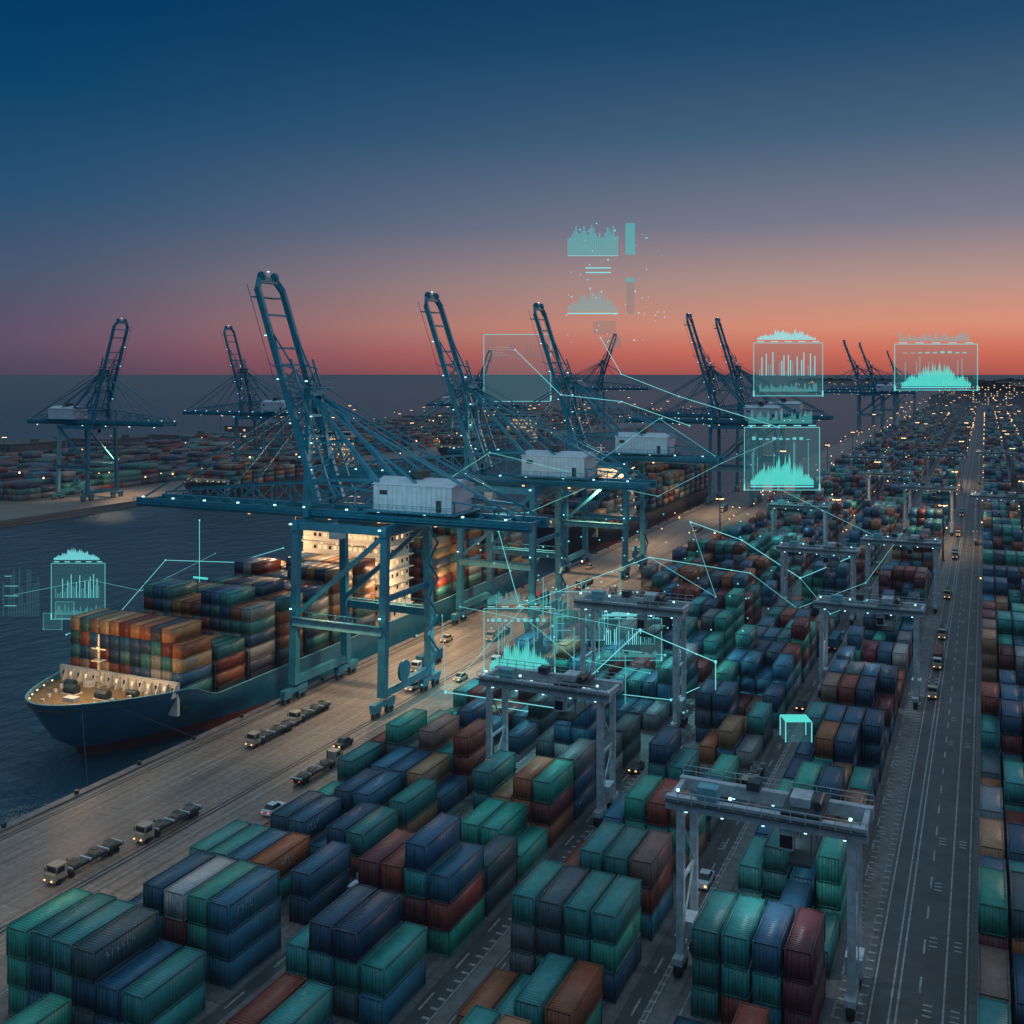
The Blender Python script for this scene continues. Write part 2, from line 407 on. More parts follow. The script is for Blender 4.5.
# far peninsula terminal
g=MB(); g.box(-640,-366,-300,1500,-8,0.0,M_APRON)
obj("far_quay_ground",g.mesh("far_quay_ground"))
items=[]
for bx in range(7):
    x0=-430-bx*27
    y=100
    while y<1480:
        if random.random()>0.1:
            t=rtiers(6,2.4,4)
            for c in range(6):
                for z in range(t[c]): items.append((x0+c*PX,y,z*CH,np.array(pick())*0.8+np.array([0.03,0.0,0.0]),1,1,False))
        y+=12.95
obj("far_container_field",container_mesh("far_container_field",items,False))
g=MB()
g.box(-900,9000,5200,9000,-8,3,M_TREE)
for i in range(700):
    x=random.uniform(-900,2500); y=random.uniform(5200,5600); r=random.uniform(20,50)
    g.cyl((x,y,2),(x,y,random.uniform(14,40)),r,M_TREE,7,r*0.35)
obj("far_shore_trees",g.mesh("far_shore_trees"))
g=MB()
for i in range(900):
    y=random.uniform(900,3800); x=random.uniform(150,150+y*0.5); r=random.uniform(6,18)
    g.cyl((x,y,0),(x,y,random.uniform(6,13)),r,M_TREE,7,r*0.4)
for i in range(500):
    y=random.uniform(2000,4500); x=random.uniform(-110,600); r=random.uniform(8,22)
    g.cyl((x,y,0),(x,y,random.uniform(8,18)),r,M_TREE,7,r*0.4)
obj("far_tree_belt",g.mesh("far_tree_belt"))
def building(name,x,y,w,d,h):
    b=MB(); b.box(-w/2,w/2,-d/2,d/2,0,h,M_BLD); b.box(-w/2-0.4,w/2+0.4,-d/2-0.4,d/2+0.4,h+0.01,h+0.8,M_BLD)
    n=max(2,int(w/5)); fl=max(1,int(h/4))
    for f in range(fl):
        for i in range(n):
            xx=-w/2+(i+0.5)*w/n
            b.box(xx-1,xx+1,-d/2-0.06,-d/2-0.01,f*4+1.2,f*4+2.8,E_WIN if random.random()<0.35 else M_GLASS)
    b.box(w/2-6,w/2-2,-2,2,h+0.8,h+3.0,M_BLD)
    obj(name,b.mesh(name),None,(x,y,0))
for i in range(12): building("warehouse",-600-random.random()*20,420+i*85,40,45,random.uniform(8,14))
for i in range(20): building("port_building",random.uniform(140,420),random.uniform(700,2400),random.uniform(30,70),30,random.uniform(8,26))
for i in range(18): building("port_building",random.uniform(-80,500),random.uniform(2000,3600),random.uniform(30,80),30,random.uniform(15,55))

# ------------------------------------------------------------ ship-to-shore crane
def sts_mesh(raised=True):
    c=MB(); S=M_CRANE; L=M_CRANE2
    xs,xl=-19.0,0.0
    yy=8.5; zg=33.0
    for x in (xs,xl):
        for sy in (-1,1):
            c.beam((x,sy*yy,3.0),(x,sy*(yy-1.0),zg),1.35,1.5,L if (x==xl and sy>0) else S,1.2,1.3)  # far landside leg in paler steel: cyan light painted into its colour
            c.box(x-0.6,x+0.6,sy*yy-3.4,sy*yy+3.4,1.7,2.5,S)
            for k in (-2.2,2.2):
                c.box(x-0.45,x+0.45,sy*yy+k-1.2,sy*yy+k+1.2,0.95,1.65,S)
                for w in (-0.75,0.75): c.cyl((x-0.3,sy*yy+k+w,0.45),(x+0.3,sy*yy+k+w,0.45),0.42,M_CABLE,10)
        c.beam((x,-yy,3.6),(x,yy,3.6),1.1,1.4,S)
        c.beam((x,-yy,zg-1),(x,yy,zg-1),1.3,1.8,S)
        if x==xl: c.beam((x,-yy+.5,20),(x,yy-.5,20),0.8,0.9,S)
    for sy in (-1,1):
        c.beam((xs,sy*yy,14.5),(xl,sy*yy,14.5),1.0,1.4,L if sy<0 else S)
        c.beam((xs,sy*(yy-.6),15.5),(xl,sy*(yy-1),zg-1.5),0.8,0.8,S)
        c.beam((xs,sy*(yy-1),zg-1),(xl,sy*(yy-1),zg-1),1.0,1.4,S)
        for k in range(11):
            x=xs+k*1.9; c.beam((x,sy*(yy+.6),15.5),(x,sy*(yy+.6),16.6),0.08,0.08,S)
        c.beam((xs,sy*(yy+.6),16.6),(xl,sy*(yy+.6),16.6),0.09,0.09,S)
        c.box(xs,xl,sy*(yy+.62)-0.42,sy*(yy+.62)+0.4,15.42,15.5,S)
    x0,x1=-61.5,26.5
    for y in (-3.6,3.6):
        c.box(x0,x1,y-0.5,y+0.5,zg,zg+1.7,S)
        yo=y+(1.2 if y>0 else -1.2)
        c.box(x0,x1,min(yo,y+math.copysign(.52,y)),max(yo,y+math.copysign(.52,y)),zg+0.6,zg+0.7,S)
        n=44
        for i in range(n+1):
            x=x0+(x1-x0)*i/n; c.beam((x,yo,zg+0.7),(x,yo,zg+1.9),0.07,0.07,S)
        for z in (1.3,1.9): c.beam((x0,yo,zg+z),(x1,yo,zg+z),0.08,0.08,S)
        for (a,b,h0,h1) in ((-19,22,6.2,3.2),(-54,-19,2.8,6.2)):
            n=8; pv=None
            for i in range(n+1):
                t=i/n; x=a+(b-a)*t; z=zg+2+(h0+(h1-h0)*t)-1.6
                c.beam((x,y,zg+1.7),(x,y,z),0.2,0.2,S)
                if pv: 
                    c.beam(pv,(x,y,z),0.3,0.3,S)
                    c.beam((pv[0],y,zg+1.7) if i%2 else pv,(x,y,z) if i%2 else (x,y,zg+1.7),0.18,0.18,S)
                pv=(x,y,z)
    x=x0+0.5
    while x<x1:
        c.beam((x,-3.6,zg+1.0),(x,3.6,zg+1.0),0.4,0.6,S); x+=5.4
    ax,az=-20.5,56.5
    for sy in (-1,1):
        c.beam((xs,sy*4.6,zg),(ax,sy*1.8,az),1.1,1.2,S,.8,.8)
        c.beam((xl+1,sy*3.8,zg+2),(ax,sy*1.8,az),0.8,0.8,S,.6,.6)
        c.beam((xs+.3,sy*4.2,40),(xl-5,sy*3.3,40.6),0.5,0.5,S)
        c.beam((xs+.2,sy*3.4,47),(-12,sy*2.9,47.2),0.4,0.4,S)
        c.beam((xs+.3,sy*4.2,40),(-12,sy*2.9,47.2),0.3,0.3,S)
        c.beam((xs,sy*4.4,zg+2),(xl-5,sy*3.3,40.6),0.3,0.3,S)
        for tx in (24.5,12.0): c.beam((ax,sy*1.8,az-.5),(tx,sy*3.6,zg+2),0.34,0.34,S)
        for tx in (-59.5,-40.0): c.beam((ax,sy*1.8,az-.5),(tx,sy*3.6,zg+2),0.30,0.30,S)
        c.beam((ax-8.5,sy*2.6,62),(24.5,sy*3.6,zg+2),0.16,0.16,S)
    for z in (40,44,48,52): 
        t=(z-zg)/(az-zg); c.beam((xs+(ax-xs)*t,-4.6+2.8*t,z),(xs+(ax-xs)*t,4.6-2.8*t,z),0.5,0.5,S)
    c.beam((ax,-2.4,az),(ax,2.4,az),1.6,1.4,S)
    c.box(ax-2.5,ax+2.2,-3.2,3.2,az+0.75,az+0.85,S)
    for a,b in (((-2.5,-3.2),(2.2,-3.2)),((-2.5,3.2),(2.2,3.2)),((-2.5,-3.2),(-2.5,3.2)),((2.2,-3.2),(2.2,3.2))):
        c.beam((ax+a[0],a[1],az+1.9),(ax+b[0],b[1],az+1.9),0.1,0.1,S)
        c.beam((ax+a[0],a[1],az+.8),(ax+a[0],a[1],az+1.9),0.1,0.1,S)
    if raised:
        p0=Vector((-17.0,0,36)); p1=Vector((-31.4,0,77.8)); d=(p1-p0)
        back=Vector((d.z,0,-d.x)).normalized()*3.0
        for sy in (-1,1):
            o=Vector((0,sy*3.9,0))
            c.beam(p0+o,p1+o-d*0.03,0.9,1.4,S,0.8,1.1)
            c.beam(p0+d*0.02+o*0.9+back*1.1,p0+d*0.62+o*0.9+back*0.9,0.35,0.35,S)
            for i in range(13):
                a=p0+d*(0.02+i*0.046)+o*0.95; b=p0+d*(0.02+(i+1)*0.046)+o*0.95
                c.beam(a if i%2 else a+back,b+back if i%2 else b,0.22,0.22,S)
            q=p1+o; c.beam(q-d*0.035,q+Vector((0,-sy*1.4,0))+d*0.012,0.9,1.1,S)
            c.beam((ax,sy*1.8,az),p0+d*0.80+o,0.26,0.26,S)
            c.beam((ax,sy*1.8,az-1),p0+d*0.5+o,0.2,0.2,S)
            c.beam(p0+o*1.25-back*0.45,p1+o*1.25-back*0.45,0.09,0.09,S)
        c.beam(p1+d*0.012-Vector((0,2.6,0)),p1+d*0.012+Vector((0,2.6,0)),1.0,1.3,S)
        for i in range(1,13):
            q=p0+d*(i/13.0)
            if i in (10,12): continue
            c.beam(q-Vector((0,3.9,0)),q+Vector((0,3.9,0)),0.32,0.45,S)
            if i<8:
                q2=p0+d*((i+1)/13.0); s=1 if i%2 else -1
                c.beam(q-Vector((0,3.9*s,0)),q2+Vector((0,3.9*s,0)),0.2,0.2,S)
        c.box(p1.x-1.5,p1.x+0.5,-3.6,3.6,p1.z-3.0,p1.z-2.8,S)
        for y in (-2,2): c.cyl((p1.x,y-.3,p1.z+1.2),(p1.x,y+.3,p1.z+1.2),0.9,S,12)
    hx0,hx1=-4.5,11.5
    c.box(hx0,hx1,-4.3,4.3,zg+2.4,zg+7.0,M_HOUSE)
    c.hexa([(hx0-.3,-4.6,zg+7.0),(hx1+.3,-4.6,zg+7.0),(hx1+.3,4.6,zg+7.0),(hx0-.3,4.6,zg+7.0),
            (hx0-.3,-0.3,zg+8.1),(hx1+.3,-0.3,zg+8.1),(hx1+.3,0.3,zg+8.1),(hx0-.3,0.3,zg+8.1)],M_HOUSE)
    c.box(hx0-1.4,hx1+1.4,-5.4,5.4,zg+2.1,zg+2.35,S)
    for i in range(1,16): c.box(hx0+i-.03,hx0+i+.03,-4.33,-4.303,zg+2.5,zg+6.9,M_CRANE2)
    c.box(8.4,9.4,-4.36,-4.335,zg+2.5,zg+4.6,M_CABLE)
    c.box(-3.2,-1.6,-4.36,-4.335,zg+5.2,zg+6.0,M_CABLE)
    c.box(1.5,4,-1.5,1.5,zg+7.9,zg+9.3,M_CABLE)
    for k in range(12):
        x=hx0-1.4+k*1.7; c.beam((x,-5.4,zg+2.35),(x,-5.4,zg+3.5),0.07,0.07,S)
    c.beam((hx0-1.4,-5.4,zg+3.5),(hx1+1.4,-5.4,zg+3.5),0.08,0.08,S)
    c.box(-13,-8,-3,3,zg-1.2,zg-0.2,S); c.box(-15.5,-13.2,-2.4,-0.2,zg-4,zg-1.2,M_HOUSE); c.box(-15.56,-15.5,-2.2,-0.4,zg-3.6,zg-2,M_GLASS)
    z=4; s=1
    while z<zg-3:
        c.beam((xl+1.3,yy-1.8*s-1,z),(xl+1.3,yy+1.8*s-1,z+3.4),0.5,0.08,S)
        c.beam((xl+1.0,yy-1.8*s-1,z+1),(xl+1.0,yy+1.8*s-1,z+4.4),0.05,0.05,S)
        z+=3.4; s=-s
    c.cyl((xl+0.9,-3,6.5),(xl+1.4,-3,6.5),1.9,S,16)
    def lamp(x,y,z,m=E_CYAN,r=0.2): c.box(x-r,x+r,y-r,y+r,z-r*0.6,z+r*0.6,m)
    for i in range(11): lamp(x0+2+i*8.2+random.uniform(-1,1),-4.9,zg+2.1,E_CYAN,.19)
    for i in range(6): lamp(x0+6+i*15.0,3.9,zg-0.4,E_CYAN,0.2)
    for x in (xs,xl): lamp(x,-yy-1.0,zg-0.5,E_CYAN,.2); lamp(x,-yy-1.0,17,E_CYAN,.16)
    lamp(ax,-2.6,az+2.1,E_CYAN,.18)
    for z in (42,47,52): lamp(xs+0.6,-4.0,z,E_CYAN,.15)
    for x in (-36,-17,-6,6): lamp(x,0,zg-0.6,E_WARM,0.22)
    if raised:
        for t in (0.2,0.35,0.55,0.75):
            q=p0+d*t; lamp(q.x-0.9,-4.3,q.z,E_CYAN,.15)
        lamp(p1.x,0,p1.z+2.2,E_CYAN,.15)
    return c.mesh("sts_crane")
ME_STS=sts_mesh(True)
def sts(y,scale=1.0,x=-96.5,mirror=False):
    return obj("ship_to_shore_crane",ME_STS,None,(x,y,0.05),math.pi if mirror else 0,(1 if scale<1.2 else scale,scale,scale))
sts(164.5); sts(230.5,1.01); sts(299.5,1.03); sts(481,1.11); sts(539,1.12); sts(1127,1.2); sts(1280,1.22); sts(1650,1.2)
sts(369,1.08,-404,True); sts(476,1.1,-367,False)
sts(770,1.0,-404,True); sts(1060,1.3,-404,True)

# ------------------------------------------------------------ yard cranes
def rtg_mesh():
    c=MB(); R=M_RTG; hx=8.2; hy=2.6; H=16.3
    for sx in (-1,1):
        for sy in (-1,1):
            c.beam((sx*hx,sy*hy,1.9),(sx*hx,sy*hy,H),0.62,0.75,R)
            for k in (-0.9,0.9):
                c.cyl((sx*hx-0.35,sy*hy+k,0.75),(sx*hx+0.35,sy*hy+k,0.75),0.74,M_RUB,14)
            c.box(sx*hx-0.5,sx*hx+0.5,sy*hy-1.4,sy*hy+1.4,1.2,1.9,R)
        c.box(sx*hx-0.4,sx*hx+0.4,-hy,hy,1.95,2.7,R)
        c.beam((sx*hx,-hy,H-.6),(sx*hx,hy,H-.6),0.5,0.8,R)
        c.beam((sx*hx,-hy,9),(sx*hx,hy,9),0.3,0.3,R)
        c.beam((sx*hx,-hy,3.0),(sx*hx,hy,9),0.16,0.16,R); c.beam((sx*hx,hy,9),(sx*hx,-hy,15.5),0.16,0.16,R)
        c.box(sx*hx-0.8,sx*hx+0.8,-1.2,1.2,2.75,4.4,R)
    for sy in (-1,1):
        c.box(-hx-1.4,hx+1.4,sy*hy-0.4,sy*hy+0.4,H+0.01,H+1.3,R)
        yo=sy*(hy+1.0)
        c.box(-hx-1.4,hx+1.4,min(sy*(hy+.42),yo),max(sy*(hy+.42),yo),H+0.9,H+1.0,M_CABLE)
        for i in range(15):
            x=-hx-1.4+i*(2*hx+2.8)/14; c.beam((x,yo,H+1),(x,yo,H+2.1),0.07,0.07,R)
            c.box(x-.05,x+.05,sy*hy-.43,sy*hy+.43,H+.05,H+1.27,M_RTG)
        for z in (1.55,2.1): c.beam((-hx-1.4,yo,H+z),(hx+1.4,yo,H+z),0.07,0.07,R)
    for x in (-hx-1,hx+1): c.beam((x,-hy,H+0.8),(x,hy,H+0.8),0.5,0.7,R)
    tx=3.6
    c.box(tx-1.9,tx+1.9,-hy-.4,hy+.4,H+1.35,H+1.65,M_CABLE); c.box(tx-1.3,tx+0.6,-1.3,1.3,H+1.66,H+2.5,R)
    c.cyl((tx+1.3,-1.4,H+2.1),(tx+1.3,1.4,H+2.1),0.4,M_CABLE,12)
    c.box(-6.5,-4.5,-hy-.3,-hy+1.2,H+1.35,H+2.6,M_CRANE2); c.box(-2.5,-1.2,hy-1.2,hy+.3,H+1.35,H+2.2,M_CABLE)
    c.box(tx-2.2,tx-0.8,-2.2,-0.7,H-2.3,H-0.3,R); c.box(tx-2.1,tx-0.9,-2.26,-2.2,H-2.1,H-0.9,M_GLASS)
    c.box(tx-1.1,tx+1.1,-3.9,3.9,H-2.9,H-2.6,M_CABLE)
    for sx in (-1,1):
        for sy in (-1,1): c.cyl((tx+sx*.8,sy*2,H-2.6),(tx+sx*.8,sy*1.2,H+1.4),0.05,M_CABLE,5)
    for z in range(3,16): c.beam((hx+.6,-hy-.3,z),(hx+.6,-hy+.3,z),0.06,0.06,R)
    for y in (-.3,.3): c.beam((hx+.6,-hy+y,2),(hx+.6,-hy+y,H),0.07,0.07,R)
    for x in (-hx+.6,-4,0.0,4,hx-.6):
        for sy in (-1,1): c.box(x-.13,x+.13,sy*hy-.2,sy*hy+.2,H-.18,H-.02,E_CYAN)
    for x in (-hx,-3,hx): c.box(x-.13,x+.13,-hy-1.15,-hy-.9,H+2.2,H+2.4,E_CYAN)
    return c.mesh("rtg")
ME_RTG=rtg_mesh()
def rtg(xc,y,sz=1.0): obj("yard_gantry_crane",ME_RTG,None,(xc,y,0.03),0,(1,1,sz))
for y in (104,202,283,420,590): rtg(-19.6,y)
rtg(-55.0,133); rtg(-55.0,170,1.2); rtg(-55,345); rtg(-37.3,262); rtg(-37.3,470); rtg(5,400); rtg(5,620); rtg(-55,560)

# ------------------------------------------------------------ trucks
def truck_mesh(load):
    c=MB()
    c.box(-1.15,1.15,-8.2,-5.9,0.9,3.2,M_YEL if load!=1 else M_HOUSE)
    c.hexa([(-1.15,-8.9,0.7),(1.15,-8.9,0.7),(1.15,-8.21,0.7),(-1.15,-8.21,0.7),(-1.1,-8.7,1.9),(1.1,-8.7,1.9),(1.15,-8.21,2.1),(-1.15,-8.21,2.1)],M_YEL)
    c.box(-1.0,1.0,-8.26,-8.205,2.15,3.0,M_GLASS); 
    for sx in (-1,1):
        c.box(sx*1.17-0.02,sx*1.17+0.02,-7.9,-6.5,2.0,2.9,M_GLASS)
        c.box(sx*1.4-.1,sx*1.4+.1,-8.3,-8.2,2.1,2.7,M_CABLE)
    c.cyl((.8,-5.7,1.4),(.8,-5.7,3.6),.1,M_CABLE,6)
    c.box(-0.45,0.45,-8.2,6.4,0.75,0.89,M_CABLE)
    c.box(-1.2,1.2,-5.6,6.6,1.1,1.35,M_CABLE)
    for x in (-0.95,0.95): c.box(x-0.12,x+0.12,-5.6,6.6,0.9,1.09,M_CABLE)
    for y in (-7.6,-4.9,3.9,5.2):
        for sx in (-1,1): c.cyl((sx*0.8,y,0.52),(sx*1.2,y,0.52),0.5,M_RUB,14)
    for sx in (-1,1):
        c.box(sx*0.8-.14,sx*0.8+.14,-8.98,-8.9,0.95,1.15,E_WARM); c.box(sx*0.9-.1,sx*0.9+.1,6.6,6.66,1.12,1.3,E_REDL)
    if load==0:
        c.box(-1.22,1.22,-5.5,6.6,1.4,1.55,M_CABLE)
        for y in (-5.0,-1,3,6.2): c.box(-1.28,1.28,y-.12,y+.12,1.36,1.75,M_HOUSE)
        for y in (-3.4,1.2,4.6):
            c.box(-.9,.6,y-.8,y+.7,1.56,2.2,M_YEL); c.box(-.8,.5,y-.7,y+.6,2.21,2.3,M_CABLE)
    return c
MT=[truck_mesh(0).mesh("terminal_truck")]
for cc in (M_HULL,M_RED,M_CRANE2):
    c=truck_mesh(1); 
    c.box(-1.2,1.2,-5.4,6.5,1.4,4.0,cc)
    for y in (-5.43,6.43):
        for x in (-1.15,1.15): c.box(x-.09,x+.09,y-.05,y+.12,1.38,4.04,cc)
    for i in range(24): 
        y=-5.1+i*0.48
        c.box(-1.25,1.25,y,y+.2,1.5,3.9,cc)
    MT.append(c.mesh("loaded_truck"))
tr=[(-99.6,93.5,0,0),(-98,106,0,0),(-107,139,0,0),(-107.5,150.5,0,0),(-9,211,0,0),(-8.9,232,0,2),(-9.2,304,0,0),(-31,153.4,0,0),(-64.5,104,0,3),
    (-104,186,0,1),(-101,214,0,0),(-106,246,0,2),(-103,275,0,0),(-104,330,0,3),(-100,390,0,0),(-9,258,0,0),(-9,370,0,1),(-9,420,0,2),(-46,190,1,0),(-30,236,1,1),
    (-91,128,1,0),(-91,196,0,2),(-92,262,1,0),(-4,520,1,0),(-9,480,0,1),(-104,450,0,1),(-30,330,1,0)]
for x,y,r,k in tr: obj("terminal_truck",MT[k],None,(x,y,0.05),math.pi*r+random.uniform(-.03,.03),(0.7,0.7,0.7))
def car_mesh(mat):
    c=MB(); 
    c.hexa([(-.9,-2.2,.35),(.9,-2.2,.35),(.9,2.2,.35),(-.9,2.2,.35),(-.86,-2.1,.95),(.86,-2.1,.95),(.88,2.15,1.0),(-.88,2.15,1.0)],mat)
    c.hexa([(-.82,-1.0,.97),(.82,-1.0,.97),(.82,1.5,1.0),(-.82,1.5,1.0),(-.68,-.4,1.55),(.68,-.4,1.55),(.68,1.0,1.55),(-.68,1.0,1.55)],M_GLASS)
    c.box(-.66,.66,-.38,.98,1.56,1.6,mat)
    for y in (-1.4,1.4):
        for s in (-1,1): c.cyl((s*.7,y,.33),(s*.95,y,.33),.33,M_RUB,12)
    for s in (-1,1): c.box(s*.6-.15,s*.6+.15,-2.26,-2.2,.6,.8,E_WARM); c.box(s*.6-.12,s*.6+.12,2.2,2.25,.7,.85,E_REDL)
    return c.mesh("service_car")
MC=[car_mesh(M_HOUSE),car_mesh(M_CABLE),car_mesh(M_YEL)]
for x,y in ((-88.5,115),(-88.5,152),(-30,120),(-48,150),(-93.5,180),(-110,205),(-90,240),(-65,140),(-30,190),(-111,300),(-94,140),(-99,171)):
    obj("service_car",random.choice(MC),None,(x,y,0.05),random.choice((0,math.pi)),(.85,.85,.85))

# ------------------------------------------------------------ light masts
def mast_mesh(n=4,h=26,rr=0.34):
    c=MB(); c.cyl((0,0,0),(0,0,h),0.3,M_CABLE,8,0.14); c.box(-.6,.6,-.6,.6,0,.5,M_LIGHTC)
    c.cyl((0,0,h),(0,0,h+.3),1.1,M_CABLE,8)
    for i in range(n):
        t=2*math.pi*i/n+0.4; x,y=math.cos(t)*1.0,math.sin(t)*1.0
        c.box(x-rr,x+rr,y-rr,y+rr,h-.35,h-.02,E_WARMB)
    return c.mesh("light_mast")
MM=mast_mesh(); 
for x in (-12.4,-45.3,-86,13,29.6,70):
    y=340+random.random()*60
    while y<1900:
        obj("light_mast",MM,None,(x,y,0),0,(1,1,random.uniform(.6,1))); y+=random.uniform(100,170)*(1 if y<900 else 1.3)
for i in range(42):
    obj("light_mast",MM,None,(random.choice((-378,-425,-480,-560,-630)),150+random.random()*1330,0),0,(1,1,random.uniform(.6,1)))
for i in range(80):
    y=random.uniform(600,3500); obj("light_mast",MM,None,(random.uniform(60,110+0.35*y),y,0),0,(1,1,random.uniform(.5,1)))
c=MB()
def dot(x,y,z,r,m): c.cyl((x,y,z-r),(x,y,z+r),r,m,6)
for i in range(420):
    y=random.uniform(1500,5200); x=random.uniform(-110,0.42*y); dot(x,y,random.uniform(6,22),random.uniform(.35,.9)*y/2200,random.choice((E_WARM,E_WARM,E_WARMB,E_WARM,E_CYAN)))
for i in range(110):
    x=random.uniform(-850,800); dot(x,5190,random.uniform(4,22),random.uniform(1.2,2.2),E_WARM)
for i in range(200):
    y=random.uniform(150,1500); dot(random.choice((-369,-372,-400,-426,-500,-620)),y,random.uniform(3,16),random.uniform(.22,.42),random.choice((E_WARM,E_WARM,E_WARMB)))
for i in range(260):
    y=random.uniform(260,1700); dot(random.choice((-88,-94,-111,-12.5,-1.2,-47,-65,12.8,29)),y,random.uniform(1.5,6),random.uniform(.12,.24)*max(1,y/600),random.choice((E_WARM,E_WARM,E_WARMB)))
obj("dock_lamps",c.mesh("dock_lamps"))

# ------------------------------------------------------------ ships
def ship(name,xc,y0,L,B,hullmat,seed,tier=4,sup=0.52,rot=0):
    random.seed(seed)
    root=bpy.data.objects.new(name,None); col.objects.link(root); root.location=(xc,y0,0); root.rotation_euler=(0,0,rot)
    N=64; rows=[]; deck=[]
    zd0=3.6; FD=2.7; SB=0.105
    for i in range(N+1):
        s=(i/N)**1.7
        y=s*L
        wd=B*min(1.0,(max(0.0,s)/0.11)**0.5) if s<0.11 else B
        if s>0.93: wd*=1-0.12*((s-0.93)/0.07)**2
        f=max(0,1-s/0.2)
        ww=B*min(1,(s/0.24))**0.8 if s<0.24 else B
        ww=min(ww,wd)
        if s>0.85: ww*=1-0.45*((s-0.85)/0.15)**2
        sm=max(0,min(1,(SB+0.045-s)/0.045)); sm=sm*sm*(3-2*sm)
        zd=zd0+FD*sm+0.8*max(0,1-s/0.09)
        rk=9.0*f**1.3
        wd=max(wd,0.25); ww=max(ww,0.12)
        top=zd+1.0
        prof=[(wd,y,top),(wd*0.98+ww*0.02,y+rk*0.06,zd-0.3),(wd*.6+ww*.4,y+rk*.45,1.2),(wd*.15+ww*.85,y+rk*.85,-1.1),(ww,y+rk,-3.2),(ww*.9,y+rk*0.9,-6)]
        rows.append(prof); deck.append((wd-0.12,y,zd))
    v=[];f=[];mi=[]
    P=len(rows[0])
    for prof in rows:
        for sgn in (-1,1):
            for (w,yy,z) in prof: v.append((sgn*w,yy,z))
    for i in range(N):
        for sgn in (0,1):
            for k in range(P-1):
                a=i*2*P+sgn*P+k; b=a+1; c2=a+2*P+1; d=a+2*P
                f.append((a,b,c2,d) if sgn else (d,c2,b,a)); mi.append(0 if k<3 else 1)
    for i in (0,N):
        for k in range(P-1):
            a=i*2*P+k; f.append((a,a+1,a+P+1,a+P)); mi.append(0 if k<3 else 1)
    me=bpy.data.meshes.new("hull"); me.from_pydata(v,[],f); me.materials.append(hullmat); me.materials.append(M_RED)
    me.polygons.foreach_set("material_index",mi); me.polygons.foreach_set("use_smooth",[True]*len(f)); me.update()
    obj("hull",me,root)
    v=[];f=[]
    for (w,yy,z) in deck: v+=[(-w,yy,z),(w,yy,z)]
    for i in range(N): f.append((2*i,2*i+1,2*i+3,2*i+2))
    me=bpy.data.meshes.new("deck"); me.from_pydata(v,[],f); me.materials.append(M_DECK); obj("deck",me,root)
    c=MB(); yb=SB*L; zf=zd0+FD
    for i in range(N):
        for sgn in (-1,1):
            a=rows[i][0]; b=rows[i+1][0]
            c.beam((sgn*a[0],a[1],a[2]+.05),(sgn*b[0],b[1],b[2]+.05),0.3,0.14,M_CRANE2 if hullmat is M_HULL else M_CABLE)
    wb=B*0.93
    c.box(-wb,wb,yb-1.6,yb-1.0,zd0-0.5,zf+2.3,M_WHITE)
    for i in range(15):
        x=-wb+1+i*(2*wb-2)/14
        c.box(x-0.28,x+0.28,yb-1.66,yb-1.605,zf+0.7,zf+1.4,E_WIN if i%2 else M_GLASS)
        c.hexa([(x-.1+.8,yb-2.8,zf+.01),(x+.1+.8,yb-2.8,zf+.01),(x+.1+.8,yb-1.7,zf+.01),(x-.1+.8,yb-1.7,zf+.01),(x-.1+.8,yb-1.9,zf+2.0),(x+.1+.8,yb-1.9,zf+2.0),(x+.1+.8,yb-1.7,zf+2.0),(x-.1+.8,yb-1.7,zf+2.0)],M_WHITE)
    for sx in (-1,1):
        c.cyl((sx*3.5-1.2,yb-8,zf+1.0),(sx*3.5+1.2,yb-8,zf+1.0),0.8,M_CABLE,14); c.box(sx*3.5-1.6,sx*3.5+1.6,yb-8.9,yb-7.1,zf+.01,zf+.4,M_WHITE)
        c.cyl((sx*7-1,yb-5,zf+.8),(sx*7+1,yb-5,zf+.8),0.6,M_CABLE,12)
        for k in range(5):
            c.cyl((sx*(9-k*1.3),yb-4-k*2.4,zf),(sx*(9-k*1.3),yb-4-k*2.4,zf+.9),0.3,M_WHITE,8)
    c.box(-1.2,1.2,yb-12.0,yb-10.6,zf,zf+1.1,M_WHITE); c.box(-5.2,-3.8,yb-4,yb-2.8,zf,zf+.9,M_WHITE)
    c.cyl((0,yb-5.5,zf),(0,yb-5.5,zf+10),0.3,M_YEL,10,0.16); c.beam((-1.6,yb-5.5,zf+7.5),(1.6,yb-5.5,zf+7.5),0.2,0.2,M_YEL)
    c.box(-1.1,1.1,yb-6.2,yb-4.8,zf+5.5,zf+5.65,M_YEL)
    for z in range(1,9): c.beam((-.4,yb-5.9,zf+z),(.4,yb-5.9,zf+z),.06,.06,M_CABLE)
    c.box(-.15,.15,yb-5.9,yb-5.6,zf+7.6,zf+7.85,E_WARM)
    for k in range(9):
        for sx in (-1,1):
            i=4+k*2; a=rows[i][0]
            if a[1]<yb-2: c.box(sx*(a[0]-.6)-.1,sx*(a[0]-.6)+.1,a[1]-.1,a[1]+.1,a[2]-.5,a[2]-.3,E_WARM)
    ys=sup*L; hw=B*0.86; top=26
    z=zd0; lv=0
    while z<top-3:
        inn=0.0 if lv<2 else 0.6
        c.box(-hw+inn,hw-inn,ys,ys+9,z,z+2.65,M_WHITE); c.box(-hw-.5,hw+.5,ys-1.0,ys+9.6,z+2.66,z+2.84,M_WHITE)
        n=17
        for i in range(n):
            x=-hw+1.2+i*(2*hw-2.4)/(n-1)
            c.box(x-.35,x+.35,ys-.06,ys-.003,z+1.1,z+1.9,E_WIN if random.random()<.6 else M_GLASS)
        for i in range(4):
            yy=ys+1.2+i*2.2; c.box(hw-inn+.003,hw-inn+.06,yy,yy+.7,z+1.1,z+1.9,E_WIN if random.random()<.6 else M_GLASS)
